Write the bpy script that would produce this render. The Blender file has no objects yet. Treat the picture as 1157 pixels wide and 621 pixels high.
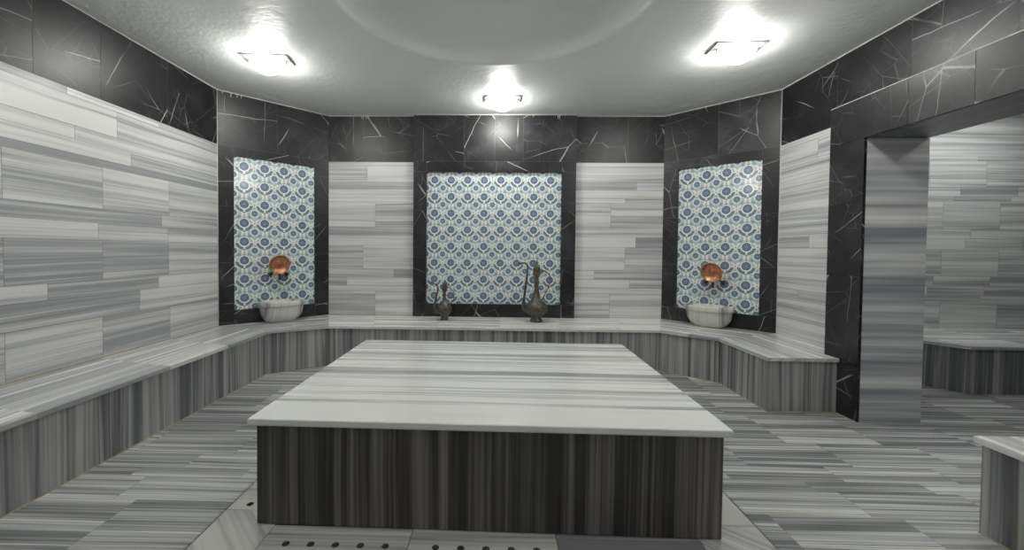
import bpy, bmesh, math, random
from mathutils import Vector, Matrix
C = bpy.context.scene.collection
S2 = math.sqrt(.5)
rnd = random.Random(7)

# ------------------------------------------------------------------ measures
H = 1.30
HC = 3.007                      # ceiling
ZB = .4476                      # bench top
ZM = 2.42                       # top of the striped marble
XL, XR, YB = -3.009, 2.987, 5.257
LC, LB = (XL, 4.390), (-2.149, YB)
RC, RB = (XR, 4.394), (2.126, YB)
YF = -1.2                       # wall behind the camera

# ------------------------------------------------------------------ node helpers
class N:
    def __init__(s, name):
        s.m = bpy.data.materials.new(name); s.m.use_nodes = True
        s.t = s.m.node_tree; s.t.nodes.clear()
        s.out = s.n('ShaderNodeOutputMaterial'); s.b = s.n('ShaderNodeBsdfPrincipled')
        s.t.links.new(s.b.outputs[0], s.out.inputs[0])
    def n(s, ty, **k):
        x = s.t.nodes.new(ty)
        for a, v in k.items(): setattr(x, a, v)
        return x
    def put(s, inp, v):
        if v is None: return
        if isinstance(v, bpy.types.NodeSocket): s.t.links.new(v, inp)
        else: inp.default_value = v
    def ma(s, op, a, b=None, c=None, clamp=False):
        x = s.n('ShaderNodeMath', operation=op, use_clamp=clamp)
        s.put(x.inputs[0], a); s.put(x.inputs[1], b); s.put(x.inputs[2], c)
        return x.outputs[0]
    def xyz(s, x, y, z=0.0):
        c = s.n('ShaderNodeCombineXYZ'); s.put(c.inputs[0], x); s.put(c.inputs[1], y); s.put(c.inputs[2], z)
        return c.outputs[0]
    def noise(s, vec, scale=1.0, detail=2.0, rough=.5, dist=0.0):
        x = s.n('ShaderNodeTexNoise'); s.put(x.inputs['Vector'], vec)
        x.inputs['Scale'].default_value = scale; x.inputs['Detail'].default_value = detail
        x.inputs['Roughness'].default_value = rough; x.inputs['Distortion'].default_value = dist
        return x.outputs[0]
    def ramp(s, f, stops, interp='LINEAR'):
        r = s.n('ShaderNodeValToRGB'); s.put(r.inputs[0], f); e = r.color_ramp.elements
        r.color_ramp.interpolation = interp
        while len(e) > 1: e.remove(e[-1])
        e[0].position = stops[0][0]; e[0].color = (*stops[0][1], 1)
        for p, c in stops[1:]:
            q = e.new(p); q.color = (*c, 1)
        return r.outputs[0]
    def mix(s, f, a, b, mode='MIX'):
        x = s.n('ShaderNodeMix', data_type='RGBA', blend_type=mode)
        s.put(x.inputs[0], f)
        for i, v in ((6, a), (7, b)):
            if isinstance(v, tuple): v = (*v[:3], 1)
            s.put(x.inputs[i], v)
        return x.outputs[2]
    def sm(s, v, lo, hi):           # smoothstep
        x = s.n('ShaderNodeMapRange', interpolation_type='SMOOTHSTEP'); s.put(x.inputs[0], v)
        x.inputs[1].default_value = lo; x.inputs[2].default_value = hi
        return x.outputs[0]
    def bump(s, h, strength=.2, dist=.01):
        x = s.n('ShaderNodeBump'); s.put(x.inputs['Height'], h)
        x.inputs['Strength'].default_value = strength; x.inputs['Distance'].default_value = dist
        s.t.links.new(x.outputs[0], s.b.inputs['Normal'])
    def fin(s, col=None, rough=.5, metal=0.0, spec=None):
        if col is not None:
            if isinstance(col, tuple): col = (*col[:3], 1)
            s.put(s.b.inputs['Base Color'], col)
        s.put(s.b.inputs['Roughness'], rough); s.put(s.b.inputs['Metallic'], metal)
        if spec is not None: s.put(s.b.inputs['Specular IOR Level'], spec)
        return s.m

def striped(name, dark, light, lo=.36, hi=.64, rough=.22, f=(6., 26., 95.), w=(.5, .32, .18), warm=.25, spec=.5):
    """veined marble: the grain runs along U, the bands follow V (both in metres)"""
    g = N(name)
    uv = g.n('ShaderNodeUVMap', uv_map='UVMap').outputs[0]
    se = g.n('ShaderNodeSeparateXYZ'); g.put(se.inputs[0], uv)
    u, v = se.outputs[0], se.outputs[1]
    at = g.n('ShaderNodeVertexColor', layer_name='tint')
    sa = g.n('ShaderNodeSeparateColor'); g.put(sa.inputs[0], at.outputs[0])
    wob = g.ma('MULTIPLY', g.ma('SUBTRACT', g.noise(g.xyz(g.ma('MULTIPLY', u, 1.1), g.ma('MULTIPLY', v, 2.0), 3.3), 1, 1), .5), .035)
    v2 = g.ma('ADD', v, wob)
    acc = None
    for k, (fr, wt) in enumerate(zip(f, w)):
        n = g.noise(g.xyz(g.ma('MULTIPLY', u, .22 + .35 * k), g.ma('MULTIPLY', v2, fr), 7.7 * k), 1, 1.5 if k < 2 else 0)
        q = g.ma('MULTIPLY', n, wt)
        acc = q if acc is None else g.ma('ADD', acc, q)
    tone = g.ma('MULTIPLY', g.ma('SUBTRACT', sa.outputs[0], .5), .34)
    fac = g.sm(g.ma('ADD', acc, tone), lo, hi)
    mid = tuple((a * .55 + b * .45) for a, b in zip(dark, light))
    col = g.ramp(fac, [(0, dark), (.5, mid), (1, light)])
    # a few warm stains
    wn = g.noise(g.xyz(g.ma('MULTIPLY', u, .8), g.ma('MULTIPLY', v2, 9.), 21.), 1, 1)
    col = g.mix(g.ma('MULTIPLY', g.sm(wn, .62, .76), warm), col, (.62, .55, .40), 'MULTIPLY')
    return g.fin(col, g.ma('ADD', rough, g.ma('MULTIPLY', fac, .08)), 0, spec)

def nero(name, base=(.015, .0155, .017), rough=.34):
    g = N(name)
    uv = g.n('ShaderNodeUVMap', uv_map='UVMap').outputs[0]
    cl = g.noise(uv, 1.7, 6, .62)
    col = g.ramp(cl, [(.32, tuple(.6 * c for c in base)), (.50, base), (.62, tuple(2.2 * c for c in base)), (.78, (.085, .088, .085))])
    nz = g.n('ShaderNodeTexNoise'); g.put(nz.inputs[0], uv); nz.inputs['Scale'].default_value = 2.2; nz.inputs['Detail'].default_value = 5
    cen = g.n('ShaderNodeVectorMath', operation='SUBTRACT'); g.put(cen.inputs[0], nz.outputs[1]); cen.inputs[1].default_value = (.5, .5, .5)
    def veins(scale, rot, width, seed, gate, warp, stretch, gs=1.6):
        sc = g.n('ShaderNodeVectorMath', operation='SCALE'); g.put(sc.inputs[0], cen.outputs[0]); sc.inputs['Scale'].default_value = warp
        ad = g.n('ShaderNodeVectorMath', operation='ADD'); g.put(ad.inputs[0], uv); g.put(ad.inputs[1], sc.outputs[0])
        mp = g.n('ShaderNodeMapping', vector_type='TEXTURE'); g.put(mp.inputs[0], ad.outputs[0])
        mp.inputs['Rotation'].default_value = (0, 0, rot); mp.inputs['Scale'].default_value = (stretch, 1, 1); mp.inputs['Location'].default_value = (seed, seed * .7, 0)
        vo = g.n('ShaderNodeTexVoronoi', feature='DISTANCE_TO_EDGE', voronoi_dimensions='2D'); g.put(vo.inputs['Vector'], mp.outputs[0]); vo.inputs['Scale'].default_value = scale
        line = g.ma('SUBTRACT', 1.0, g.sm(vo.outputs['Distance'], 0.0, width))
        of = g.n('ShaderNodeVectorMath', operation='ADD'); g.put(of.inputs[0], uv); of.inputs[1].default_value = (seed * 3, seed, 0)
        return g.ma('MULTIPLY', line, g.sm(g.noise(of.outputs[0], gs, 2), gate, gate + .10))
    col = g.mix(g.ma('MULTIPLY', veins(1.9, .95, .008, 1.3, .46, .07, 4.0), .85), col, (.55, .55, .52))
    col = g.mix(g.ma('MULTIPLY', veins(2.6, -.6, .008, 4.1, .48, .07, 4.2), .6), col, (.45, .45, .43))
    col = g.mix(g.ma('MULTIPLY', veins(4.4, .5, .014, 7.2, .48, .05, 3.4), .32), col, (.36, .36, .34))
    col = g.mix(g.ma('MULTIPLY', veins(8.0, 1.9, .03, 2.7, .50, .04, 2.6, 3.), .16), col, (.36, .36, .34))
    return g.fin(col, g.ma('ADD', rough, g.ma('MULTIPLY', cl, .12)), 0, .4)

def plain(name, col, rough=.5, metal=0.0, nscale=0, nstr=0.2, var=.15):
    g = N(name)
    if nscale:
        tc = g.n('ShaderNodeTexCoord').outputs['Object']
        n = g.noise(tc, nscale, 4)
        c = g.mix(g.sm(n, .3, .7), tuple(x * (1 - var) for x in col), tuple(min(1, x * (1 + var)) for x in col))
        g.bump(n, nstr, .004)
        return g.fin(c, rough, metal)
    return g.fin(col, rough, metal)

def iznik():
    """glazed tile repeat: blue rosette in an ogee lattice, one repeat per UV unit"""
    g = N('painted_tile')
    uv = g.n('ShaderNodeUVMap', uv_map='UVMap').outputs[0]
    se = g.n('ShaderNodeSeparateXYZ'); g.put(se.inputs[0], uv)
    x = g.ma('SUBTRACT', g.ma('FRACT', se.outputs[0]), .5)
    y = g.ma('SUBTRACT', g.ma('FRACT', se.outputs[1]), .5)
    ax = g.ma('ABSOLUTE', x)
    def rad(cx, cy, mx=ax):
        a = g.ma('SUBTRACT', mx, cx) if cx else mx
        b = g.ma('SUBTRACT', y, cy) if cy else y
        return g.ma('SQRT', g.ma('ADD', g.ma('MULTIPLY', a, a), g.ma('MULTIPLY', b, b))), a, b
    def disc(r, R, e=.012): return g.ma('SUBTRACT', 1.0, g.sm(r, R - e, R + e))
    def serr(a, b, n, amp): return g.ma('MULTIPLY', g.ma('SINE', g.ma('MULTIPLY', g.ma('ARCTAN2', b, a), float(n))), amp)
    white = (.88, .91, .89); blue = (.12, .175, .25); teal = (.17, .27, .31); pale = (.34, .47, .46); navy = (.03, .06, .14)
    col = g.mix(0.0, (.52, .61, .61), white)
    # lattice: white ribbons |x| against a wave of y
    wave = g.ma('MULTIPLY', g.ma('COSINE', g.ma('MULTIPLY', y, 2 * math.pi)), .19)
    d1 = g.ma('ABSOLUTE', g.ma('SUBTRACT', ax, g.ma('ADD', wave, .27)))
    col = g.mix(disc(d1, .06, .02), col, white)
    # small corner rosettes, centres at (+-.5, +-.5) nudged up
    for cy in (-.46, .54):
        r, a, b = rad(.5, cy)
        col = g.mix(disc(r, .215), col, white)
        rs = g.ma('ADD', r, serr(a, b, 8, .014))
        col = g.mix(disc(rs, .165), col, (.15, .235, .31))
        col = g.mix(disc(r, .05), col, (.26, .40, .48))
        # stem tip
        r2, _, _ = rad(.5, cy + .24)
        col = g.mix(disc(r2, .028), col, teal)
    # pale leaves beside the ogee tip
    for cx, cy, rot, rx, ry, cc in ((.25, .33, .75, .125, .080, pale), (.25, -.67, .75, .125, .080, pale), (.25, .33, .75, .05, .02, teal)):
        _, a, b = rad(cx, cy)
        ca, sa = math.cos(rot), math.sin(rot)
        p = g.ma('ADD', g.ma('MULTIPLY', a, ca), g.ma('MULTIPLY', b, -sa)); q = g.ma('ADD', g.ma('MULTIPLY', a, sa), g.ma('MULTIPLY', b, ca))
        e = g.ma('SQRT', g.ma('ADD', g.ma('POWER', g.ma('DIVIDE', p, rx), 2.0), g.ma('POWER', g.ma('DIVIDE', q, ry), 2.0)))
        col = g.mix(disc(e, 1.0, .15), col, cc)
    # crescents under the big rosette
    r, a, b = rad(0, .02)
    ring = g.ma('MULTIPLY', g.sm(r, .28, .30), disc(r, .44))
    low = g.ma('MULTIPLY', disc(y, -.05, .02), g.sm(ax, .035, .06))
    col = g.mix(g.ma('MULTIPLY', disc(r, .475), disc(y, .0, .03)), col, white)
    col = g.mix(g.ma('MULTIPLY', ring, low), col, (.17, .25, .285))
    r3, _, _ = rad(0, -.42)
    col = g.mix(disc(r3, .045), col, teal)
    # big rosette
    col = g.mix(disc(r, .275), col, white)
    rs = g.ma('ADD', r, serr(a, b, 12, .010))
    col = g.mix(disc(rs, .22), col, blue)
    col = g.mix(g.ma('MULTIPLY', disc(rs, .15), g.sm(r, .09, .12)), col, (.19, .25, .33))
    col = g.mix(disc(r, .06), col, (.45, .55, .62)); col = g.mix(disc(r, .03), col, navy)
    r4, _, _ = rad(0, .31); col = g.mix(disc(r4, .032), col, teal)
    # little red buds
    r5, _, _ = rad(.5, .0); col = g.mix(disc(r5, .035), col, (.46, .16, .12))
    r6, _, _ = rad(0, .47); col = g.mix(disc(r6, .028), col, (.50, .22, .15))
    big = g.noise(g.n('ShaderNodeTexCoord').outputs['Object'], 9, 2)
    col = g.mix(g.ma('MULTIPLY', big, .25), col, (.75, .80, .80), 'MULTIPLY')
    # tile joints
    g.bump(g.ma('MULTIPLY', g.sm(g.ma('SUBTRACT', .5, ax), 0, .02), g.sm(g.ma('SUBTRACT', .5, g.ma('ABSOLUTE', y)), 0, .02)), .3, .002)
    return g.fin(col, .16, 0, .5)

DK, LT = (.115, .125, .145), (.66, .67, .66)
M = {
 'wall': striped('striped_marble', (.33, .342, .355), (.76, .765, .75), lo=.34, hi=.65, f=(8., 30., 110.), rough=.25),
 'floor': striped('floor_marble', (.165, .172, .178), (.60, .61, .595), lo=.37, hi=.63, w=(.36, .40, .24), f=(13., 38., 120.), rough=.2, warm=.35),
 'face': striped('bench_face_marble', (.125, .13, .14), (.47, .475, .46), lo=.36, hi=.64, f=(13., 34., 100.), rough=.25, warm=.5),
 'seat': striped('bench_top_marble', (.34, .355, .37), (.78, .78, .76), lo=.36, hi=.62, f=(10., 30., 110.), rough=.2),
 'slab': striped('slab_top_marble', (.32, .335, .34), (.85, .85, .83), lo=.36, hi=.58, f=(13., 34., 80.), rough=.2, w=(.5, .38, .12)),
 'slabface_shaded': striped('slab_face_shaded_marble', (.038, .034, .031), (.25, .228, .22), lo=.40, hi=.66, f=(12., 34., 110.), rough=.28, warm=.4),  # slab sides: marble with their shade put into the colour
 'jamb': striped('jamb_marble', (.27, .29, .33), (.80, .81, .80), lo=.34, hi=.66, f=(5., 17., 60.), rough=.2, w=(.55, .35, .1)),
 'plate': striped('plate_marble', (.20, .20, .21), (.60, .60, .57), lo=.36, hi=.62, f=(5., 20., 60.), rough=.25),
 'nero': nero('black_marble'),
 'grout': plain('dark_grout', (.16, .15, .14), .8),
 'caulk': plain('white_sealant', (.62, .62, .58), .6, 0, 60, .3),
 'tan': plain('tan_sealant', (.36, .28, .16), .7, 0, 40, .3),
 'tile': iznik(),
 'bronze': plain('aged_bronze', (.105, .102, .083), .48, .55, 55, .8, .5),
 'copper': plain('copper', (.60, .29, .16), .42, .75, 40, .35, .3),
 'tap': plain('dark_brass', (.06, .055, .04), .35, .8, 60, .5, .4),
 'plate_metal': plain('lamp_metal', (.42, .42, .40), .35, .6),
}
def paint():
    g = N('ceiling_paint')
    tc = g.n('ShaderNodeTexCoord').outputs['Object']
    a = g.noise(tc, 28, 5, .6); b = g.noise(tc, 1.3, 3)
    col = g.mix(b, (.75, .78, .755), (.84, .865, .84))
    g.bump(g.ma('ADD', g.ma('MULTIPLY', a, .6), g.noise(tc, 7, 3)), .35, .012)
    return g.fin(col, .45, 0, .5)
M['paint'] = paint()
def glow():
    g = N('opal_glass')
    g.put(g.b.inputs['Emission Color'], (1, .985, .95, 1)); g.b.inputs['Emission Strength'].default_value = 85
    return g.fin((.9, .9, .9), .3)
M['opal'] = glow()

# ------------------------------------------------------------------ mesh helpers
class MB:
    def __init__(s):
        s.bm = bmesh.new(); s.uv = s.bm.loops.layers.uv.new('UVMap'); s.tint = s.bm.loops.layers.float_color.new('tint'); s.mats = []
    def mi(s, m):
        if m not in s.mats: s.mats.append(m)
        return s.mats.index(m)
    def face(s, pts, uvs=None, mat='grout', tone=0., smooth=False):
        try: f = s.bm.faces.new([s.bm.verts.new(p) for p in pts])
        except ValueError: return
        f.material_index = s.mi(mat); f.smooth = smooth
        t = .5 + .5 * tone
        for i, l in enumerate(f.loops):
            if uvs: l[s.uv].uv = uvs[i]
            l[s.tint] = (t, t, t, 1)
    def tile(s, P, U, V, u0, u1, v0, v1, grain='u', tone=None, mat='wall', gap=.0012, off=None, n=None):
        """a rectangle on the plane P + u*U + v*V"""
        if tone is None: tone = rnd.uniform(-.35, .35)
        a, b = (rnd.uniform(0, 60), rnd.uniform(0, 60)) if off is None else off
        P, U, V = Vector(P), Vector(U), Vector(V)
        q = [(u0 + gap, v0 + gap), (u1 - gap, v0 + gap), (u1 - gap, v1 - gap), (u0 + gap, v1 - gap)]
        pts = [P + U * x + V * y for x, y in q]
        if grain == 'u': uvs = [(x + a, y + b) for x, y in q]
        elif grain == 'v': uvs = [(y + a, x + b) for x, y in q]
        else:
            ang = grain; c, sn = math.cos(ang), math.sin(ang)
            uvs = [(x * c + y * sn + a, -x * sn + y * c + b) for x, y in q]
        s.face(pts, uvs, mat, tone)
    def box(s, lo, hi, mat='grout', grain='x', tone=0.):
        x0, y0, z0 = lo; x1, y1, z1 = hi
        for pts in (((x0,y0,z0),(x0,y1,z0),(x1,y1,z0),(x1,y0,z0)), ((x0,y0,z1),(x1,y0,z1),(x1,y1,z1),(x0,y1,z1)),
                    ((x0,y0,z0),(x1,y0,z0),(x1,y0,z1),(x0,y0,z1)), ((x1,y0,z0),(x1,y1,z0),(x1,y1,z1),(x1,y0,z1)),
                    ((x1,y1,z0),(x0,y1,z0),(x0,y1,z1),(x1,y1,z1)), ((x0,y1,z0),(x0,y0,z0),(x0,y0,z1),(x0,y1,z1))):
            if grain == 'x': uv = [(p[0] + p[1] * .3, p[1] + p[2]) for p in pts]
            elif grain == 'y': uv = [(p[1], p[0] + p[2]) for p in pts]
            else: uv = [(p[2], p[0] + p[1]) for p in pts]
            s.face(pts, uv, mat, tone)
    def prism(s, poly, z0, z1, mat, gdir=(1, 0), tone=0., seed=0., bev=0.):
        """poly: ccw xy outline"""
        g = Vector(gdir).normalized(); n = Vector((-g.y, g.x))
        uvf = lambda p: (p[0] * g.x + p[1] * g.y + seed, p[0] * n.x + p[1] * n.y + seed * 1.7)
        s.face([(x, y, z1) for x, y in poly], [uvf(p) for p in poly], mat, tone)
        s.face([(x, y, z0) for x, y in reversed(poly)], [uvf(p) for p in reversed(poly)], mat, tone)
        for i in range(len(poly)):
            a, b = poly[i], poly[(i + 1) % len(poly)]
            ua, ub = uvf(a), uvf(b)
            s.face([(*a, z0), (*b, z0), (*b, z1), (*a, z1)], [ua, ub, (ub[0], ub[1] + (z1 - z0)), (ua[0], ua[1] + (z1 - z0))], mat, tone)
    def tube(s, pts, rad, mat, seg=10, caps=True):
        pts = [Vector(p) for p in pts]; rings = []
        up = Vector((0, 0, 1))
        for i, p in enumerate(pts):
            d = (pts[min(i + 1, len(pts) - 1)] - pts[max(i - 1, 0)]).normalized()
            a = d.cross(Vector((0.12, 1, 0.03))).normalized(); b = d.cross(a).normalized()
            r = rad[i] if isinstance(rad, (list, tuple)) else rad
            rings.append([s.bm.verts.new(p + a * r * math.cos(2 * math.pi * k / seg) + b * r * math.sin(2 * math.pi * k / seg)) for k in range(seg)])
        mi = s.mi(mat)
        for r0, r1 in zip(rings, rings[1:]):
            for k in range(seg):
                f = s.bm.faces.new([r0[k], r0[(k + 1) % seg], r1[(k + 1) % seg], r1[k]]); f.material_index = mi; f.smooth = True
        if caps:
            for r in (rings[0][::-1], rings[-1]):
                f = s.bm.faces.new(r); f.material_index = mi
    def lathe(s, prof, mat, seg=40, center=(0, 0, 0), squash=lambda a, r, z: 1.0, M4=None):
        c = Vector(center); rings = []
        for r, z in prof:
            ring = []
            for k in range(seg):
                a = 2 * math.pi * k / seg; q = squash(a, r, z)
                p = Vector((r * q * math.cos(a), r * q * math.sin(a), z))
                if M4: p = M4 @ p
                ring.append(s.bm.verts.new(c + p))
            rings.append(ring)
        mi = s.mi(mat)
        for r0, r1 in zip(rings, rings[1:]):
            for k in range(seg):
                f = s.bm.faces.new([r0[k], r0[(k + 1) % seg], r1[(k + 1) % seg], r1[k]]); f.material_index = mi; f.smooth = True
        for r in (rings[0][::-1], rings[-1]):
            f = s.bm.faces.new(r); f.material_index = mi
    def build(s, name, parent=None, bevel=0, loc=None, fix=False):
        if fix: bmesh.ops.recalc_face_normals(s.bm, faces=s.bm.faces[:])
        me = bpy.data.meshes.new(name); s.bm.to_mesh(me); s.bm.free()
        for m in s.mats: me.materials.append(M[m])
        o = bpy.data.objects.new(name, me); C.objects.link(o)
        if parent: o.parent = parent
        if loc: o.location = loc
        if bevel:
            b = o.modifiers.new('bevel', 'BEVEL'); b.width = bevel; b.segments = 2; b.limit_method = 'ANGLE'
        return o
def struct(o): o['kind'] = 'structure'; return o
def tag(o, label, cat, group=None):
    o['label'] = label; o['category'] = cat
    if group: o['group'] = group
    return o
def thing(name, label, cat, loc=(0, 0, 0), rz=0, group=None):
    o = bpy.data.objects.new(name, None); C.objects.link(o); o.empty_display_size = .1
    o.location = loc; o.rotation_euler = (0, 0, rz)
    return tag(o, label, cat, group)
def dup(root, loc, rz, label):
    r = root.copy(); C.objects.link(r); r.location = loc; r.rotation_euler = (0, 0, rz); r['label'] = label
    for ch in list(root.children):
        c = ch.copy(); C.objects.link(c); c.parent = r
        for g_ in list(ch.children):
            d = g_.copy(); C.objects.link(d); d.parent = c
    return r

# ------------------------------------------------------------------ walls
# marble courses (z) taken from the wall: name -> (z0, z1)
ROWS = {'A': (2.37, ZM), 'B': (2.165, 2.37), 'C': (2.07, 2.165), 'D': (1.965, 2.07), 'Q': (1.91, 1.965), 'E': (1.59, 1.91),
        'F': (1.48, 1.59), 'G': (1.35, 1.48), 'Hh': (1.05, 1.35), 'I': (.937, 1.05), 'J': (.832, .937), 'K': (.762, .832), 'Lo': (.40, .762)}
def courses(mb, P, U, length, joints, tones={}, z_min=None, zoff=0., mat='wall'):
    for k, (a, b) in ROWS.items():
        js = [0.] + sorted(j for j in joints.get(k, []) if 0 < j < length) + [length]
        tn = tones.get(k, {})
        for i in range(len(js) - 1):
            mb.tile(P, U, (0, 0, 1), js[i], js[i + 1], a, b, 'u', tn.get(i), mat)
def band(mb, P, U, length, joints, z0=ZM, z1=HC):
    js = [0.] + [j for j in joints if 0 < j < length] + [length]
    for a, b in zip(js, js[1:]): mb.tile(P, U, (0, 0, 1), a, b, z0, z1, rnd.choice((.3, .9, 2.2, 1.7)), 0, 'nero', .0015)
def auto(length, first=.2, big=.64, seed=1):
    r = random.Random(seed); J = {}
    for k in ROWS:
        a = (first if k in ('E', 'Hh', 'Lo') else r.uniform(.05, .6)); js = []
        while a < length: js.append(a); a += big
        J[k] = js
    return J

# left wall: u = y - YF
w = MB(); LL = LC[1] - YF
w.box((XL - .12, YF - .12, -.1), (XL - .002, YB + .1, HC + .02), 'grout')
yj = lambda *ys: [y - YF for y in ys]
more = yj(-.76, -.12, .52, 1.16, 1.80)
J = {'A': yj(.6, 1.9, 2.83, 3.62), 'B': yj(.65, 1.93, 3.21), 'C': yj(.3, 1.6, 2.88), 'D': yj(-.1, 1.3, 3.333), 'Q': yj(.9, 2.2),
     'E': more + yj(2.44, 3.085, 3.725), 'F': yj(.4, 1.7, 3.64), 'G': yj(.5, 1.77, 3.045, 3.71), 'Hh': more + yj(2.441, 3.077, 3.717),
     'I': yj(.2, 1.4, 2.687, 3.60), 'J': yj(.8, 2.1, 3.404), 'K': yj(1.2, 3.40), 'Lo': more + yj(2.44, 3.07, 3.725)}
T = {'B': {2: .75, 3: -.1}, 'C': {2: .35, 3: .1}, 'D': {2: .7, 3: -.15}, 'Q': {2: -.5}, 'E': {6: .1, 7: .15, 8: .1}, 'F': {2: -.4, 3: .2},
     'G': {2: .7, 3: -.35, 4: .35}, 'Hh': {6: -.25, 7: .0, 8: .2}, 'I': {2: .8, 3: -.5, 4: .4}, 'J': {2: -.5, 3: .3}, 'K': {1: -.3, 2: .1}, 'Lo': {6: .1, 7: -.4, 8: .1}}
courses(w, (XL, YF, 0), (0, 1, 0), LL, J, T)
band(w, (XL, YF, 0), (0, 1, 0), LL, yj(-.5, .2, .85, 1.5, 2.1, 2.62, 3.08, 3.716))
struct(w.build('wall_left'))

# back wall: u = x - (-2.2)
w = MB(); x0 = LB[0] - .02; BL = RB[0] - x0 + .02
w.box((LB[0] - .1, YB + .002, -.1), (RB[0] + .1, YB + .12, HC + .02), 'grout')
xj = lambda *xs: [x - x0 for x in xs]
J = {'A': xj(0.), 'B': xj(-1.646, .2), 'C': xj(0., 1.79), 'D': xj(.1), 'Q': xj(0., 1.65), 'E': xj(-1.541, 0, 1.47), 'F': xj(.3), 'G': xj(0., 1.79),
     'Hh': xj(-1.70, .0, 1.657), 'I': xj(-1.3, 0., 1.27), 'J': xj(-1.91, .1, 1.72), 'K': xj(.3), 'Lo': xj(-1.54, 0., 1.47)}
T = {'A': {0: .3, 1: .2}, 'B': {0: .1, 1: .55, 2: .3}, 'C': {0: -.1, 1: -.1, 2: .5}, 'D': {0: .7, 1: .5}, 'Q': {0: .5, 1: .6, 2: .1}, 'E': {0: .35, 1: -.1, 2: .2, 3: .3},
     'F': {0: -.2, 1: .2}, 'G': {0: .4, 1: .6, 2: -.4}, 'Hh': {0: -.1, 1: .25, 2: .4, 3: 0.}, 'I': {0: .2, 1: -.3, 2: .4, 3: -.2}, 'J': {0: -.3, 1: 0., 2: .45, 3: -.25},
     'K': {0: .3, 1: .1}, 'Lo': {0: 0., 1: .3, 2: .2, 3: .35}}
courses(w, (x0, YB, 0), (1, 0, 0), BL, J, T)
band(w, (x0, YB, 0), (1, 0, 0), BL, xj(-1.704, -1.05, 0, 1.02, 1.675))
struct(w.build('wall_back'))

# angled corner walls behind the tiled panels
for nm, a, b in (('wall_back_left', LC, LB), ('wall_back_right', RC, RB)):
    w = MB(); n = Vector((-S2, S2)) if a is LC else Vector((S2, S2))
    A = Vector(a) + n * .03; B_ = Vector(b) + n * .03
    poly = [(A.x, A.y), (B_.x, B_.y), (B_.x + n.x * .1, B_.y + n.y * .1), (A.x + n.x * .1, A.y + n.y * .1)]
    if a is LC: poly = poly
    else: poly = poly[::-1]
    w.prism(poly, -.1, HC + .02, 'grout')
    struct(w.build(nm, fix=True))

# right wall: solid from the corner to the doorway, and again nearer the camera; the lintel above
PX, PT = 2.8007, .489           # doorway face and reveal depth
JY, JZ, PZ, PY = 3.2031, 2.18, 2.4955, 3.5227
NY = 2.03                       # near side of the opening
XO = PX + PT
w = MB()
w.box((XR + .002, JY + .012, -.1), (XO - .012, 4.5, HC + .02), 'grout')
w.box((XR + .002, YF - .12, -.1), (XO - .012, NY - .012, HC + .02), 'grout')
w.box((XR + .002, NY - .012, JZ + .012), (XO - .012, JY + .012, HC + .02), 'grout')
yr = lambda *ys: [y - YF for y in ys]
P = (XR, RC[1], 0); U = (0, -1, 0); RL = RC[1] - PY
courses(w, P, U, RL + .02, {'B': [.5], 'G': [.42], 'J': [.3]}, {k: {0: .2, 1: .1} for k in ROWS} | {'G': {0: -.1, 1: .3}, 'Lo': {0: .5}, 'D': {0: .5}, 'Hh': {0: .45}, 'I': {0: -.3}, 'J': {0: -.1, 1: .1}, 'K': {0: .5}})
courses(w, (XR, 1.70, 0), U, 1.70 - YF, auto(1.70 - YF, .3, seed=5))
band(w, (XR, RC[1], 0), U, RC[1] - YF, [.699, 1.337, 1.95, 2.6, 3.2, 3.8, 4.5])
struct(w.build('wall_right'))

# wall behind the camera
w = MB()
w.box((XL - .12, YF - .14, -.1), (XO, YF - .002, HC + .02), 'grout')
courses(w, (XL, YF, 0), (1, 0, 0), 6.0, auto(6., .3, seed=9)); band(w, (XL, YF, 0), (1, 0, 0), 6.0, [.6 * k for k in range(1, 10)])
struct(w.build('wall_front'))

# doorway surround: black marble face, marble lined reveal
d = MB()
X0 = PX
# black casing boxes (20 mm skin around the pier)
Y0n = 1.70
def blackface(u0, u1, v0, v1, g=.9): d.tile((X0, 0, 0), (0, 1, 0), (0, 0, 1), u0, u1, v0, v1, g, 0, 'nero', .0012)
zj = [0, .42, 1.12, 1.70, JZ]
for a, b in zip(zj, zj[1:]): blackface(JY, PY, a, b, rnd.uniform(.4, 2.4)); blackface(Y0n, NY, a, b, 1.2)
lj = [Y0n, 2.10, 2.49, 2.88, PY]
for a, b in zip(lj, lj[1:]): blackface(a, b, JZ, PZ, rnd.uniform(.2, 2.6))
# far side, top edge, thin black edge of the skin round the opening
d.tile((X0, PY, 0), (1, 0, 0), (0, 0, 1), 0, XR - X0 + .02, 0, PZ, 1., 0, 'nero', 0)
d.tile((X0, Y0n, 0), (1, 0, 0), (0, 0, 1), 0, XR - X0 + .02, 0, PZ, 1., 0, 'nero', 0)
d.tile((X0, Y0n, PZ), (1, 0, 0), (0, 1, 0), 0, XR - X0 + .02, 0, PY - Y0n, 1., 0, 'nero', 0)
SK = .022
d.tile((X0, JY, 0), (1, 0, 0), (0, 0, 1), 0, SK, 0, JZ, 1., 0, 'nero', 0)
d.tile((X0, NY, 0), (1, 0, 0), (0, 0, 1), 0, SK, 0, JZ, 1., 0, 'nero', 0)
d.tile((X0, NY, JZ), (1, 0, 0), (0, 1, 0), 0, SK, 0, JY - NY, 1., 0, 'nero', 0)
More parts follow.
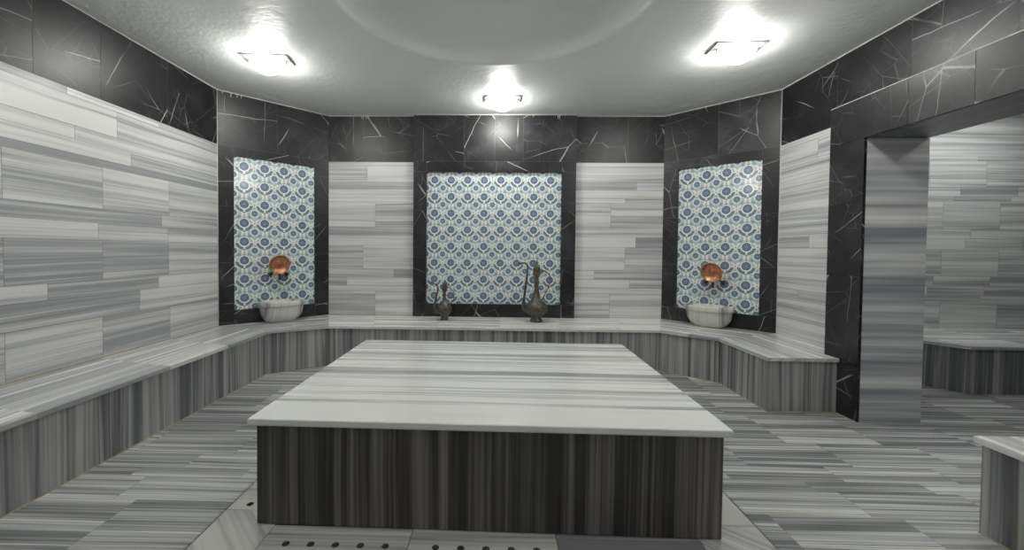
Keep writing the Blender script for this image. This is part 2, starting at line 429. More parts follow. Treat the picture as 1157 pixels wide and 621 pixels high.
# reveal marble
jz = [0, .62, 1.24, 1.86, JZ]
for (a, b), tn in zip(zip(jz, jz[1:]), (-.15, -.1, .0, .3)):
    d.tile((X0 + SK, JY + .003, 0), (1, 0, 0), (0, 0, 1), 0, PT - SK, a, b, 'u', tn, 'jamb', .0003, off=(5.3, 12.25))
    d.tile((X0 + SK, NY - .003, 0), (1, 0, 0), (0, 0, 1), 0, PT - SK, a, b, 'u', tn, 'jamb', .0006)
d.tile((X0 + SK, NY, JZ + .003), (1, 0, 0), (0, 1, 0), 0, PT - SK, 0, JY - NY, 'v', -.9, 'face', 0)  # soffit: darker marble and low tone paint in its lack of light
# room-side back of the pier
struct(d.build('door_1'))

# ------------------------------------------------------------------ the other room, seen through the doorway
OY, OX1 = 4.85, 7.2
w = MB()
w.box((XO - .02, OY + .002, -.1), (OX1 + .1, OY + .12, 3.1), 'grout')
courses(w, (XO, OY, 0), (1, 0, 0), OX1 - XO, auto(OX1 - XO, .58, seed=12))
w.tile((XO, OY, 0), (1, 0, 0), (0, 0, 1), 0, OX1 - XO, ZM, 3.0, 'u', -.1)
struct(w.build('wall_far_room'))
w = MB()
w.box((OX1 + .002, .2, -.1), (OX1 + .12, OY + .1, 3.1), 'grout'); courses(w, (OX1, OY, 0), (0, -1, 0), OY - .2, auto(4.65, .3, seed=22))
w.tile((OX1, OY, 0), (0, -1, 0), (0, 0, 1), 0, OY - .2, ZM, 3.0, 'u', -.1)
struct(w.build('wall_far_room_right'))
w = MB()
w.box((XO - .3, .1, -.1), (OX1 + .1, .2, 3.1), 'grout')
struct(w.build('wall_far_room_front'))
w = MB()   # near-left side of the far room (back of the piers)
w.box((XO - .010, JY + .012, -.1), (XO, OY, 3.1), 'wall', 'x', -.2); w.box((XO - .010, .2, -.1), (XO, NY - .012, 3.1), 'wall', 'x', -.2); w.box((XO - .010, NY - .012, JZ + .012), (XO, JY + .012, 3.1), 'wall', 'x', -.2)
struct(w.build('wall_far_room_left'))
w = MB(); w.box((XO - .01, .1, 3.0), (OX1 + .1, OY + .1, 3.1), 'paint'); struct(w.build('ceiling_far_room'))

# ------------------------------------------------------------------ floor
HX0, HX1, HY0, HY1 = -1.325, 1.255, 1.60, 3.74     # border channel round the slab
w = MB()
w.box((XL - .1, YF - .1, -.12), (OX1 + .1, YB + .1, -.03), 'grout')
ys = [YF]
steps = [.3, .1, .2, .3, .1, .3, .2, .1]
pre = [1.50, 1.60, 1.84, 2.04, 2.25, 2.35, 2.52, 2.82, 2.96, 3.2, 3.3, 3.5, 3.74, 3.84, 4.1]
y = YF; k = 0
while y < pre[0] - .12: y += steps[k % 8]; k += 1; ys.append(y)
ys[-1] = pre[0]; ys += pre[1:]; y = pre[-1]
while y < YB: y = min(YB, y + steps[k % 8]); k += 1; ys.append(y)
for a, b in zip(ys, ys[1:]):
    off = rnd.choice((.0, .21, .32, .45)) ; x = XL - .1 - off
    spans = []
    x = -6.76 + off
    while x < OX1: spans.append((x, x + .64)); x += .64
    for s0, s1 in spans:
        s0c, s1c = max(s0, XL), min(s1, OX1)
        if s1c - s0c < .01: continue
        tn = rnd.choice((-.3, -.2, -.1, -.05, 0, .05, .1, .2, .4)); of = (rnd.uniform(0, 60), rnd.uniform(0, 60))
        if a >= HY0 - .001 and b <= HY1 + .001:
            for c0, c1 in ((s0c, min(s1c, HX0)), (max(s0c, HX1), s1c)):
                if c1 - c0 > .01: w.tile((0, 0, 0), (1, 0, 0), (0, 1, 0), c0, c1, a, b, 'u', tn, 'floor', .0012, off=of)
        else: w.tile((0, 0, 0), (1, 0, 0), (0, 1, 0), s0c, s1c, a, b, 'u', tn, 'floor', .0012, off=of)
struct(w.build('floor'))

# drain border round the slab: drilled marble plates and mitred corner pieces
def plate(x0, x1, y0, y1, holes, label, name='drain_plate', tone=0, grain=(1, 0), r=.0165, seed=None):
    """marble plate at floor level; holes = list of centres, each with its own cell"""
    mb = MB(); cx, cy = (x0 + x1) / 2, (y0 + y1) / 2; th = .024; g_ = .0015
    X0, X1, Y0, Y1 = x0 + g_ - cx, x1 - g_ - cx, y0 + g_ - cy, y1 - g_ - cy
    sd = rnd.uniform(0, 40) if seed is None else seed
    gd = Vector(grain).normalized(); gn = Vector((-gd.y, gd.x))
    uvf = lambda p: (p[0] * gd.x + p[1] * gd.y + sd, p[0] * gn.x + p[1] * gn.y + sd)
    if not holes: mb.prism([(X0, Y0), (X1, Y0), (X1, Y1), (X0, Y1)], 0, th, 'plate', grain, tone, sd)
    else:
        horiz = (x1 - x0) > (y1 - y0); hs = sorted([(hx - cx, hy - cy) for hx, hy in holes], key=lambda p: p[0] if horiz else p[1])
        ax = 0 if horiz else 1; lo, hi = (X0, X1) if horiz else (Y0, Y1); l2, h2 = (Y0, Y1) if horiz else (X0, X1)
        cuts = [lo] + [(a[ax] + b[ax]) / 2 for a, b in zip(hs, hs[1:])] + [hi]
        for (hx, hy), a, b in zip(hs, cuts, cuts[1:]):
            cx0, cx1, cy0, cy1 = (a, b, l2, h2) if horiz else (l2, h2, a, b)
            K = 24; ins, outs = [], []
            for q in range(K):
                t = 2 * math.pi * (q + .5) / K; dx, dy = math.cos(t), math.sin(t)
                ins.append((hx + r * dx, hy + r * dy))
                sx = ((cx1 - hx) if dx > 0 else (cx0 - hx)) / dx; sy = ((cy1 - hy) if dy > 0 else (cy0 - hy)) / dy
                s_ = min(sx, sy); outs.append((hx + dx * s_, hy + dy * s_))
            cor = [(cx1, cy1), (cx0, cy1), (cx0, cy0), (cx1, cy0)]
            def onedge(p): return (abs(p[0] - cx1) < 1e-6, abs(p[0] - cx0) < 1e-6)
            for q in range(K):
                o0, o1 = outs[q], outs[(q + 1) % K]; i0, i1 = ins[q], ins[(q + 1) % K]
                pts = [i0, o0]
                if abs(o0[0] - o1[0]) > 1e-6 and abs(o0[1] - o1[1]) > 1e-6:
                    c_ = min(cor, key=lambda c: (c[0] - (o0[0] + o1[0]) / 2) ** 2 + (c[1] - (o0[1] + o1[1]) / 2) ** 2); pts.append(c_)
                pts += [o1, i1]
                mb.face([(*p, th) for p in pts], [uvf(p) for p in pts], 'plate', tone)
                mb.face([(*i0, th), (*i1, th), (*i1, 0), (*i0, 0)], None, 'grout')
        for a, b in (((X0, Y0), (X1, Y0)), ((X1, Y0), (X1, Y1)), ((X1, Y1), (X0, Y1)), ((X0, Y1), (X0, Y0))):
            mb.face([(*a, 0), (*b, 0), (*b, th), (*a, th)], [uvf(a), uvf(b), uvf(b), uvf(a)], 'plate', tone)
    o = mb.build(name, loc=(cx, cy, -.0265))
    return tag(o, label, 'floor tile' if name == 'corner_tile' else 'drain plate', 'marble plates bordering the slab')
SX0, SX1, SY0, SY1 = -1.1264, 1.0787, 1.8393, 3.5207
BO = 1.76
hs = lambda a, b: [(-.91 + .1105 * i, BO) for i in range(-1, 18) if a + .03 < -.91 + .1105 * i < b - .03]
plate(-1.023, -.368, HY0, 1.88, hs(-1.023, -.368), 'grey drilled marble drain plate before slab, left end of the front row', tone=-.1)
plate(-.368, .291, HY0, 1.88, hs(-.368, .291), 'pale drilled marble drain plate in front of the slab, middle of the front row', tone=.55)
plate(.291, .938, HY0, 1.88, [], 'dark grey striped undrilled marble plate in front of the slab', tone=-.55, name='border_plate')
plate(HX0, -1.023, HY0, 1.983, [], 'diagonally veined marble corner piece at the slab\'s front left corner', 'corner_tile', .25, (1, -1))
plate(.938, HX1, HY0, 1.951, [], 'diagonally veined marble corner piece at the slab\'s front right corner', 'corner_tile', .2, (1, -.9))
plate(HX0, -1.08, 1.983, 2.60, [(-1.232, 2.03 + .11 * i) for i in range(5)], 'drilled marble drain plate beside the slab\'s left side, near its front corner', tone=.3)
plate(1.03, HX1, 1.951, 2.60, [(1.155, 2.15 + .11 * i) for i in range(4)], 'cream marble drain plate beside the slab\'s right side', tone=.75)
mb = MB()
mb.prism([(HX0, 2.60), (-1.08, 2.60), (-1.08, 3.50), (1.03, 3.50), (1.03, 2.60), (HX1, 2.60), (HX1, HY1), (HX0, HY1)], -.027, -.0015, 'plate', (1, 0))
struct(mb.build('floor_border', fix=True))

# ------------------------------------------------------------------ the big slab
t = thing('marble_slab', 'large raised marble platform with pale striped top and striped sides darkened as in shade, centre of room', 'platform', ((SX0 + SX1) / 2, (SY0 + SY1) / 2, 0), -.0142)
hx, hy = (SX1 - SX0) / 2, (SY1 - SY0) / 2
ZS, TH, OV = .5103, .034, .028
mb = MB()
rows = [-hy, -hy + .23, -hy + .41, -hy + .66, -hy + .86, -hy + 1.1, -hy + 1.27, -hy + 1.48, hy]
tones = [.8, .15, .35, -.1, .3, -.15, .1, -.05]
for (a, b), tn in zip(zip(rows, rows[1:]), tones): mb.tile((0, 0, ZS), (1, 0, 0), (0, 1, 0), -hx + .002, hx - .002, a + (.004 if a == -hy else 0), b - (.004 if b == hy else 0), 'u', tn, 'slab', 0.0)
def edge(a, b, nx, ny):
    L_ = (Vector(b) - Vector(a)).length; zz = [ZS, ZS - .004, ZS - TH + .006, ZS - TH]; ii = [.004, 0, 0, .006]
    tv = (Vector(b) - Vector(a)).normalized()
    for j in range(3):
        o0, o1 = -ii[j], -ii[j + 1]
        p = [(a[0] + nx * o1 + tv.x * -o1, a[1] + ny * o1 + tv.y * -o1, zz[j + 1]), (b[0] + nx * o1 + tv.x * o1, b[1] + ny * o1 + tv.y * o1, zz[j + 1]), (b[0] + nx * o0 + tv.x * o0, b[1] + ny * o0 + tv.y * o0, zz[j]), (a[0] + nx * o0 + tv.x * -o0, a[1] + ny * o0 + tv.y * -o0, zz[j])]
        mb.face(p, [(0, 3), (L_, 3), (L_, 3.01), (0, 3.01)], 'slab', .9)
edge((-hx, -hy), (hx, -hy), 0, -1); edge((hx, -hy), (hx, hy), 1, 0); edge((hx, hy), (-hx, hy), 0, 1); edge((-hx, hy), (-hx, -hy), -1, 0)
mb.face([(-hx + .006, -hy + .006, ZS - TH), (-hx + .006, hy - .006, ZS - TH), (hx - .006, hy - .006, ZS - TH), (hx - .006, -hy + .006, ZS - TH)], None, 'slab', 0)
mb.build('top_slab', t)
def sidepanel(a, b, cuts, mat='slabface_shaded'):
    mb = MB(); a, b = Vector(a), Vector(b); L_ = (b - a).length; U = (b - a).normalized(); n = Vector((U.y, -U.x))
    c = [0] + [k * L_ for k in cuts] + [L_]
    for u0, u1 in zip(c, c[1:]): mb.tile((a.x, a.y, 0), (U.x, U.y, 0), (0, 0, 1), u0, u1, .001, ZS - TH, 'v', rnd.uniform(-.08, .08), mat, .0004, off=(3.1, 17.4))
    q = [a, b, b - n * .03 , a - n * .03]
    for i in (1, 2, 3):
        p0, p1 = q[i], q[(i + 1) % 4]; mb.face([(p0.x, p0.y, 0), (p1.x, p1.y, 0), (p1.x, p1.y, ZS - TH), (p0.x, p0.y, ZS - TH)], [(0, p0.x), (0, p1.x), (.4, p1.x), (.4, p0.x)], mat)
    return mb.build('side_panel', t)
ex, ey = hx - OV, hy - OV
sidepanel((-ex, -ey), (ex, -ey), (.31, .50, .66)); sidepanel((ex, -ey + .03), (ex, ey - .03), (.33, .66)); sidepanel((ex, ey), (-ex, ey), (.33, .66)); sidepanel((-ex, ey - .03), (-ex, -ey + .03), (.33, .66))

# ------------------------------------------------------------------ benches
def inset(poly_pts, d):
    """offset an open polyline to its left by d"""
    out = []
    P_ = [Vector(p) for p in poly_pts]
    for i, p in enumerate(P_):
        ds = []
        if i > 0: ds.append((p - P_[i - 1]).normalized())
        if i < len(P_) - 1: ds.append((P_[i + 1] - p).normalized())
        n = [Vector((-q.y, q.x)) for q in ds]
        if len(n) == 1: out.append(p + n[0] * d)
        else:
            m = (n[0] + n[1]).normalized(); out.append(p + m * (d / max(.3, m.dot(n[0]))))
    return out
BT = .028
def bench(root, front, wall, seat_cuts, face_cuts, toneS=0.1, toneF=0., reverse=False):
    """front/wall: matching polylines (front edge of the top, wall edge)"""
    for i in range(len(front) - 1):
        f0, f1, w0, w1 = [Vector(p) for p in (front[i], front[i + 1], wall[i], wall[i + 1])]
        gd = (f1 - f0).normalized()
        mb = MB(); cuts = [0] + seat_cuts[i] + [1]
        for a, b in zip(cuts, cuts[1:]):
            q = [f0.lerp(f1, a), f0.lerp(f1, b), w0.lerp(w1, b), w0.lerp(w1, a)]
            if (q[1] - q[0]).cross(q[2] - q[0]) < 0: q = q[::-1]
            e = .0008
            c = sum(q, Vector((0, 0))) / 4; q = [p + (c - p).normalized() * e for p in q]
            mb.prism([(p.x, p.y) for p in q], ZB - BT, ZB, 'seat', tuple(gd), toneS + rnd.uniform(-.25, .3) + (.4 if abs(gd.y) < .05 and toneS > 0 else 0), rnd.uniform(0, 40))
        mb.build('seat_slab', root, bevel=.004)
    fl = inset(front, .02)
    for i in range(len(front) - 1):
        a, b = fl[i], fl[i + 1]; L_ = (b - a).length; U = (b - a).normalized(); n = Vector((-U.y, U.x))
        mb = MB(); c = [0] + [k * L_ for k in face_cuts[i]] + [L_]
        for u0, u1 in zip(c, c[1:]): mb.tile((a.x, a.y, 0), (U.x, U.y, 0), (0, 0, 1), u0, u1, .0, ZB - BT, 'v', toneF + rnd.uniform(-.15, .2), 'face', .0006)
        a2, b2 = a + n * .02, b + n * .02
        mb.face([(a2.x, a2.y, 0), (b2.x, b2.y, 0), (b2.x, b2.y, ZB - BT), (a2.x, a2.y, ZB - BT)], None, 'grout')
        mb.build('front_panel', root)
t = thing('marble_bench', 'long low striped marble bench running round the left, back and right walls', 'bench', (0, 0, 0))
fr = [(-2.325, YF + .01), (-2.325, 4.16), (-1.83, 4.477), (1.809, 4.477), (2.224, 4.09), (2.224, 3.369)]
wl = [(XL + .002, YF + .01), (XL + .002, 4.39), (-2.149, YB - .002), (2.126, YB - .002), (XR - .002, 4.392), (XR - .002, 3.369)]
bench(t, fr[:5], wl[:5], [[.2, .42, .60, .76, .88], [.5], [.14, .33, .52, .70, .88], [.5]], [[.2, .4, .54, .66, .78, .9], [.5], [.14, .28, .42, .56, .7, .85], [.5]])
# last segment, its wall edge stepped round the doorway pier, with an end panel
mb = MB(); e = .001
for poly, tn in (([(2.224, 4.09), (2.224, 3.369), (2.52, 3.369), (2.52, 4.226)], .1), ([(2.5205, 4.226), (2.5205, 3.369), (PX - .002, 3.369), (PX - .002, PY + .002), (XR - .002, PY + .002), (XR - .002, 4.39)], .2)):
    mb.prism(poly, ZB - BT, ZB, 'seat', (0, 1), tn, rnd.uniform(0, 40))
mb.build('seat_slab', t, bevel=.004, fix=True)
for P0, P1, tn in (((2.244, 4.10), (2.244, 3.389), 0.), ((2.244, 3.389), (PX - .002, 3.389), .1)):
    mb = MB(); a, b = Vector(P0), Vector(P1); U = (b - a).normalized(); n = Vector((-U.y, U.x))
    L_ = (b - a).length
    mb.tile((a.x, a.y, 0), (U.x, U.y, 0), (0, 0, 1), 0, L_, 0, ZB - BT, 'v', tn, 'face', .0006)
    q0, q1 = a + n * .02, b + n * .02; mb.face([(q0.x, q0.y, 0), (q1.x, q1.y, 0), (q1.x, q1.y, ZB - BT), (q0.x, q0.y, ZB - BT)], None, 'grout')
    mb.build('front_panel' if U.y < -.5 else 'end_panel', t)

# near bench on the right wall
t = thing('marble_bench', 'striped marble bench against right wall, nearest the camera at lower right', 'bench', (0, 0, 0))
mb = MB()
mb.prism([(2.262, YF + .01), (PX - .002, YF + .01), (PX - .002, 1.966), (2.262, 1.966)], ZB - BT, ZB, 'seat', (0, 1), .25, 3.1)
mb.build('seat_slab', t, bevel=.004)
mb = MB()
for (a, b), tn in zip(((1.946, 1.62), (1.62, 1.0), (1.0, .4), (.4, YF + .01)), (-.35, .05, -.2, 0)):
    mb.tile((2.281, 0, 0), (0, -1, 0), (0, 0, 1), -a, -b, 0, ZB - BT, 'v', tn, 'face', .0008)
mb.build('front_panel', t)
mb = MB(); mb.tile((2.281, 1.946, 0), (1, 0, 0), (0, 0, 1), 0, PX - 2.283, 0, ZB - BT, 'v', 0, 'face', 0)
mb.build('end_panel', t)

# bench in the other room
t = thing('marble_bench', 'dim striped marble bench with angled corner in the room beyond the doorway', 'bench', (0, 0, 0))
fr2 = [(XO + .62, .4), (XO + .62, 3.35)][::-1]
frn = [(XO + .55, 4.68), (4.42, 3.885), (OX1 - .6, 3.885)]
wln = [(XO + .55, OY - .002), (4.42, OY - .002), (OX1 - .6, OY - .002)]
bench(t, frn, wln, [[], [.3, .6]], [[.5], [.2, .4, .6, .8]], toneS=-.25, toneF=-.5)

# ------------------------------------------------------------------ black framed tile panels
def panel_frame(mb, W, z0, z1, u0, u1, a, b, depth, headj, postj, recess):
    """front face at local y=0 facing -y; local x in 0..W; opening u0..u1 x a..b"""
    P_, U, V = (0, 0, 0), (1, 0, 0), (0, 0, 1)
    def r(x0, x1, y0, y1):
        mb.tile(P_, U, V, x0, x1, y0, y1, rnd.choice((.35, .8, 2.1, 2.6, 1.2)), 0, 'nero', .001)
    hj = [0] + headj + [W]
    for x0, x1 in zip(hj, hj[1:]): r(x0, x1, ZM, z1)
    r(0, u0, b, ZM); r(u0, u1, b, ZM); r(u1, W, b, ZM)
    pj = [a] + postj + [b]
    for y0, y1 in zip(pj, pj[1:]): r(0, u0, y0, y1); r(u1, W, y0, y1)
    r(0, u0, z0, a); r(u0, u1, z0, a); r(u1, W, z0, a)
    # grout backing just behind, then returns of the opening and outer sides
    g_ = .0012
    for x0, x1, y0, y1 in ((0, u0, z0, z1), (u1, W, z0, z1), (u0, u1, z0, a), (u0, u1, b, z1)):
        mb.face([(x0, g_, y0), (x1, g_, y0), (x1, g_, y1), (x0, g_, y1)], None, 'grout')
    for x in (u0, u1): mb.face([(x, 0, a), (x, recess, a), (x, recess, b), (x, 0, b)], [(0, a), (.03, a), (.03, b), (0, b)], 'nero')
    for z in (a, b): mb.face([(u0, 0, z), (u1, 0, z), (u1, recess, z), (u0, recess, z)], [(u0, 0), (u1, 0), (u1, .03), (u0, .03)], 'nero')
    for x in (0, W): mb.face([(x, 0, z0), (x, depth, z0), (x, depth, z1), (x, 0, z1)], [(0, z0), (depth, z0), (depth, z1), (0, z1)], 'nero')
    mb.face([(0, depth, z0), (W, depth, z0), (W, depth, z1), (0, depth, z1)], None, 'grout')
def panel(label, loc, rz, W, u0, u1, a, b, depth, headj, postj, recess, per, ustart=0.):
    t = thing('tile_panel', label, 'tile panel', loc, rz)
    mb = MB(); panel_frame(mb, W, ZB + .0015, HC - .001, u0, u1, a, b, depth, headj, postj, recess); mb.build('frame', t)
    mb = MB()
    nx, nz = (u1 - u0) / per, (b - a) / per
    mb.face([(u0, recess, a), (u1, recess, a), (u1, recess, b), (u0, recess, b)], [(ustart, 1 - nz), (ustart + nx, 1 - nz), (ustart + nx, 1), (ustart, 1)], 'tile')
    mb.build('painted_tiles', t)
    return t
WD = math.hypot(LB[0] - LC[0], LB[1] - LC[1])
WDr = math.hypot(RB[0] - RC[0], RB[1] - RC[1])
panel('black framed panel of blue floral tiles on the angled wall at left', (LC[0], LC[1], 0), math.radians(45), WD, .154, 1.046, .606, 2.325, .03, [.605], [1.14, 1.76], .022, .2125)
panel('black framed panel of blue floral tiles on the angled wall at right', (RB[0], RB[1], 0), math.radians(-45), WDr, WDr - 1.04, WDr - .161, .615, 2.312, .03, [.62], [1.14, 1.72], .022, .2125)
panel('wide black framed panel of blue floral tiles in the middle of the back wall', (-1.040, YB - .052, 0), 0, 2.056, .167, 1.878, .614, 2.291, .05, [.643, 1.03, 1.388], [1.2, 1.8], .03, .2105, .02)

# ------------------------------------------------------------------ sealant lines (trim)
k = [0]
def trim(pts, r, m='caulk'):
    k[0] += 1; mb = MB(); mb.tube(pts, r, m, 6); struct(mb.build('trim_%d' % k[0]))
zc = HC - .002
trim([(XL, YF, zc), (LC[0], LC[1], zc), (LB[0], LB[1], zc), (-1.045, YB, zc), (-1.04, YB - .052, zc), (1.016, YB - .052, zc), (1.02, YB, zc), (RB[0], RB[1], zc), (RC[0], RC[1], zc), (XR, YF, zc)], .006)
trim([(XL + .002, LC[1] - .002, ZB), (XL + .002, LC[1] - .002, HC)], .004)
trim([(XR - .002, RC[1] - .002, ZB), (XR - .002, RC[1] - .002, HC)], .004)
trim([(XL + .002, YF, ZB + .001), (XL + .002, 4.385, ZB + .001)], .005, 'tan')
trim([(LB[0] + .02, YB - .003, ZB + .001), (-1.045, YB - .003, ZB + .001)], .005, 'tan')
trim([(-2.345, YF, .001), (-2.345, 4.15, .001), (-1.838, 4.497, .001), (1.815, 4.497, .001), (2.243, 4.099, .001), (2.243, 3.388, .001), (2.798, 3.388, .001), (2.799, 3.21, .001)], .0045, 'tan')
trim([(2.2445, 3.388, .0), (2.2445, 3.388, ZB - BT)], .003, 'tan')
trim([(2.28, YF, .001), (2.28, 1.946, .001)], .004, 'tan')
trim([(PX + .001, PY, PZ), (PX + .001, Y0n, PZ)], .0035)

# whitewash drips running from the ceiling onto the black marble
mb = MB(); dr = random.Random(3)
for x in (-1.72, -1.70, -1.66, .78, .80, .47):
    y = YB - (.0535 if -1.04 < x < 1.02 else .0025); L_ = dr.uniform(.025, .07)
    mb.tube([(x, y, HC - .002), (x, y, HC - L_ * .6), (x, y, HC - L_)], [.005, .003, .002], 'caulk', 6)
for s_ in (.05, .13, .19, .23): 
    p = Vector((LC[0] + s_ * S2 + .0015, LC[1] + s_ * S2 - .0015, HC - .002)); L_ = dr.uniform(.03, .06)
    mb.tube([p, p - Vector((0, 0, L_ * .6)), p - Vector((0, 0, L_))], [.006, .004, .002], 'caulk', 6)
k[0] += 1; struct(mb.build('trim_%d' % k[0]))

# ------------------------------------------------------------------ ceiling with round recess
w = MB(); RCX, RCY, RR = -.02, 2.71, 1.12
K = 96; cx0, cx1, cy0, cy1 = XL - .1, XO, YF - .1, YB + .1
circ = [(RCX + RR * math.cos(2 * math.pi * (i + .5) / K), RCY + RR * math.sin(2 * math.pi * (i + .5) / K)) for i in range(K)]
cor = [(cx1, cy1), (cx0, cy1), (cx0, cy0), (cx1, cy0)]
outs = []
for x, y in circ:
    dx, dy = x - RCX, y - RCY
    s_ = min(((cx1 - RCX) if dx > 0 else (cx0 - RCX)) / dx, ((cy1 - RCY) if dy > 0 else (cy0 - RCY)) / dy); outs.append((RCX + dx * s_, RCY + dy * s_))
for i in range(K):
    o0, o1, i0, i1 = outs[i], outs[(i + 1) % K], circ[i], circ[(i + 1) % K]
    pts = [i0, o0]
    if abs(o0[0] - o1[0]) > 1e-6 and abs(o0[1] - o1[1]) > 1e-6: pts.append(min(cor, key=lambda c: (c[0] - o0[0]) ** 2 + (c[1] - o0[1]) ** 2))
    pts += [o1, i1]
    w.face([(*p, HC) for p in pts[::-1]], None, 'paint')
prof = [(RR, HC), (RR - .012, HC + .004), (RR - .024, HC + .015), (RR - .034, HC + .04), (RR - .042, HC + .075), (RR - .058, HC + .105), (RR - .085, HC + .13), (RR - .13, HC + .148), (RR - .19, HC + .157), (RR - .27, HC + .16)]
rings = [[w.bm.verts.new((RCX + r * math.cos(2 * math.pi * (i + .5) / K), RCY + r * math.sin(2 * math.pi * (i + .5) / K), z)) for i in range(K)] for r, z in prof]
mi = w.mi('paint')
for r0, r1 in zip(rings, rings[1:]):
    for i in range(K):
        f = w.bm.faces.new([r0[i], r1[i], r1[(i + 1) % K], r0[(i + 1) % K]]); f.material_index = mi; f.smooth = True
f = w.bm.faces.new(rings[-1][::-1]); f.material_index = mi
# roof slab above
w.box((cx0, cy0, HC + .25), (cx1, cy1, HC + .33), 'paint')
struct(w.build('ceiling'))

# ------------------------------------------------------------------ ceiling lamps
def lamp(label, loc, rz):
    t = thing('ceiling_lamp', label, 'ceiling lamp', loc, rz, 'ceiling lamps with square metal plates')
    mb = MB(); mb.prism([(-.20, -.10), (.20, -.10), (.20, .10), (-.20, .10)], -.014, -.0005, 'plate_metal'); mb.build('backplate', t, bevel=.003)
    for sx in (-1, 1):
        mb = MB(); mb.box((sx * .152 - .008, -.012, -.045), (sx * .152 + .008, .012, -.013), 'plate_metal'); mb.build('bracket', t)
    mb = MB(); sq = lambda a, r, z: 1.0
    prof = [(.120, -.0145), (.132, -.03), (.132, -.055), (.121, -.082), (.098, -.106), (.066, -.124), (.030, -.133), (.008, -.134)]
    M4 = Matrix.Diagonal((1, .78, 1, 1))
    mb.lathe(prof[::-1], 'opal', 32, M4=M4); mb.build('glass_shade', t, fix=True)
    return t
l1 = lamp('lit ceiling lamp on metal plate at the left, above the left tiled niche', (-2.06, 3.69, HC), .10)
dup(l1, (.07, 4.66, HC), 0, 'lit ceiling lamp in the middle, above the wide back tile panel')
dup(l1, (1.995, 3.50, HC), -.05, 'lit ceiling lamp on metal plate at the right, above the right tiled niche')

# ------------------------------------------------------------------ marble basins
def basin(label, loc, rz):
    t = thing('wash_basin', label, 'basin', loc, rz)      # local: +y to the wall, front at -y
    def ring(hw, d0, d1, z, n=40, p=3.0):
        out = []
        for i in range(n):
            a = 2 * math.pi * i / n; c, s = math.cos(a), math.sin(a)
            ex_ = 2 / p
            x = hw * math.copysign(abs(c) ** ex_, c); y = (d0 + d1) / 2 + (d1 - d0) / 2 * math.copysign(abs(s) ** ex_, s)
            out.append((x, y, z))
        return out
    Hh = .245
    outer = [ring(.150, -.185, -.01, 0), ring(.160, -.20, -.008, .012), ring(.165, -.205, -.006, .022), ring(.195, -.245, -.004, .05), ring(.222, -.272, -.004, .10), ring(.230, -.280, -.004, .165), ring(.232, -.282, -.004, .182),
             ring(.250, -.300, -.004, .190), ring(.254, -.304, -.004, .198), ring(.254, -.304, -.004, .235), ring(.250, -.300, -.006, Hh),
             ring(.215, -.262, -.04, Hh), ring(.208, -.255, -.045, .235), ring(.19, -.235, -.055, .14), ring(.14, -.19, -.08, .08), ring(.05, -.15, -.11, .07)]
    def skin(mb, rs, lo=True, hi=True):
        vs = [[mb.bm.verts.new(p) for p in r] for r in rs]; mi = mb.mi('face2')
        for j, (r0, r1) in enumerate(zip(vs, vs[1:])):
            for k_ in range(len(r0)):
                f = mb.bm.faces.new([r0[k_], r0[(k_ + 1) % len(r0)], r1[(k_ + 1) % len(r0)], r1[k_]]); f.material_index = mi; f.smooth = True
                for l in f.loops:
                    co = l.vert.co; l[mb.uv].uv = (co.z + co.y * .5 + 11.3, co.x + 5.1 + co.y * .15); l[mb.tint] = (.55, .55, .55, 1)
        if lo: mb.bm.faces.new(vs[0][::-1]).material_index = mi
        if hi: mb.bm.faces.new(vs[-1]).material_index = mi
    mb = MB(); skin(mb, outer[:7], True, False); mb.build('bowl', t)
    mb = MB(); skin(mb, outer[6:], False, True); mb.build('rim', t)
    return t
M['face2'] = striped('basin_marble', (.26, .265, .27), (.72, .71, .67), lo=.36, hi=.62, f=(14., 30., 80.), rough=.22, warm=.6)
def at_diag(side, s, off, z):
    if side == 'L': return (LC[0] + s * S2 + off * S2, LC[1] + s * S2 - off * S2, z)
    return (RC[0] - s * S2 - off * S2, RC[1] + s * S2 - off * S2, z)
basin('striped marble wash basin on the bench below the left tile panel', at_diag('L', .605, 0, ZB + .001), math.radians(45))
basin('striped marble wash basin on the bench below the right tile panel', at_diag('R', .615, 0, ZB + .001), math.radians(-45))

# ------------------------------------------------------------------ taps and copper bowls on the tile panels
def tap(label, loc, rz, flip=1):
    t = thing('wall_tap', label, 'tap', loc, rz)
    mb = MB(); mb.lathe([(.034, .0), (.036, .008), (.022, .016), (.018, .05), (.022, .056), (.022, .072), (.014, .08)], 'tap', 20, M4=Matrix.Rotation(math.radians(90), 4, 'X')); mb.build('body', t)
    mb = MB(); mb.tube([(0, -.05, -.005), (0, -.075, -.02), (0, -.10, -.05), (0, -.105, -.075), (0, -.105, -.10)], [.016, .015, .014, .016, .011], 'tap', 12)
    mb.build('spout', t)
    for sx in (-1, 1):
        mb = MB(); mb.tube([(sx * .015, -.045, .0), (sx * .06, -.05, -.012), (sx * .085, -.052, -.03)], [.011, .010, .013], 'tap', 10)
        for k_ in range(5):
            a = 2 * math.pi * k_ / 5; c0 = Vector((sx * .092, -.054, -.04))
            mb.tube([c0, c0 + Vector((math.cos(a) * .028, 0, math.sin(a) * .028))], [.008, .010], 'tap', 8)
        mb.build('handle', t)
    return t
def tas(label, loc, rz, tilt=.28):
    o_ = MB()
    Mx = Matrix.Rotation(math.radians(90) + tilt, 4, 'X')
    prof = [(.004, -.0), (.045, .0), (.075, .010), (.098, .028), (.110, .052), (.117, .055), (.118, .060), (.110, .061), (.104, .054), (.092, .034), (.070, .017), (.034, .012), (.030, .022), (.018, .028), (.004, .029)]
    o_.lathe(prof, 'copper', 40, M4=Mx)
    o = o_.build('copper_bowl'); o.location = loc; o.rotation_euler = (0, 0, rz)
    return tag(o, label, 'bowl')
tap('dark bronze tap with two handles behind the left copper bowl', at_diag('L', .605, -.022, 1.03), math.radians(45))
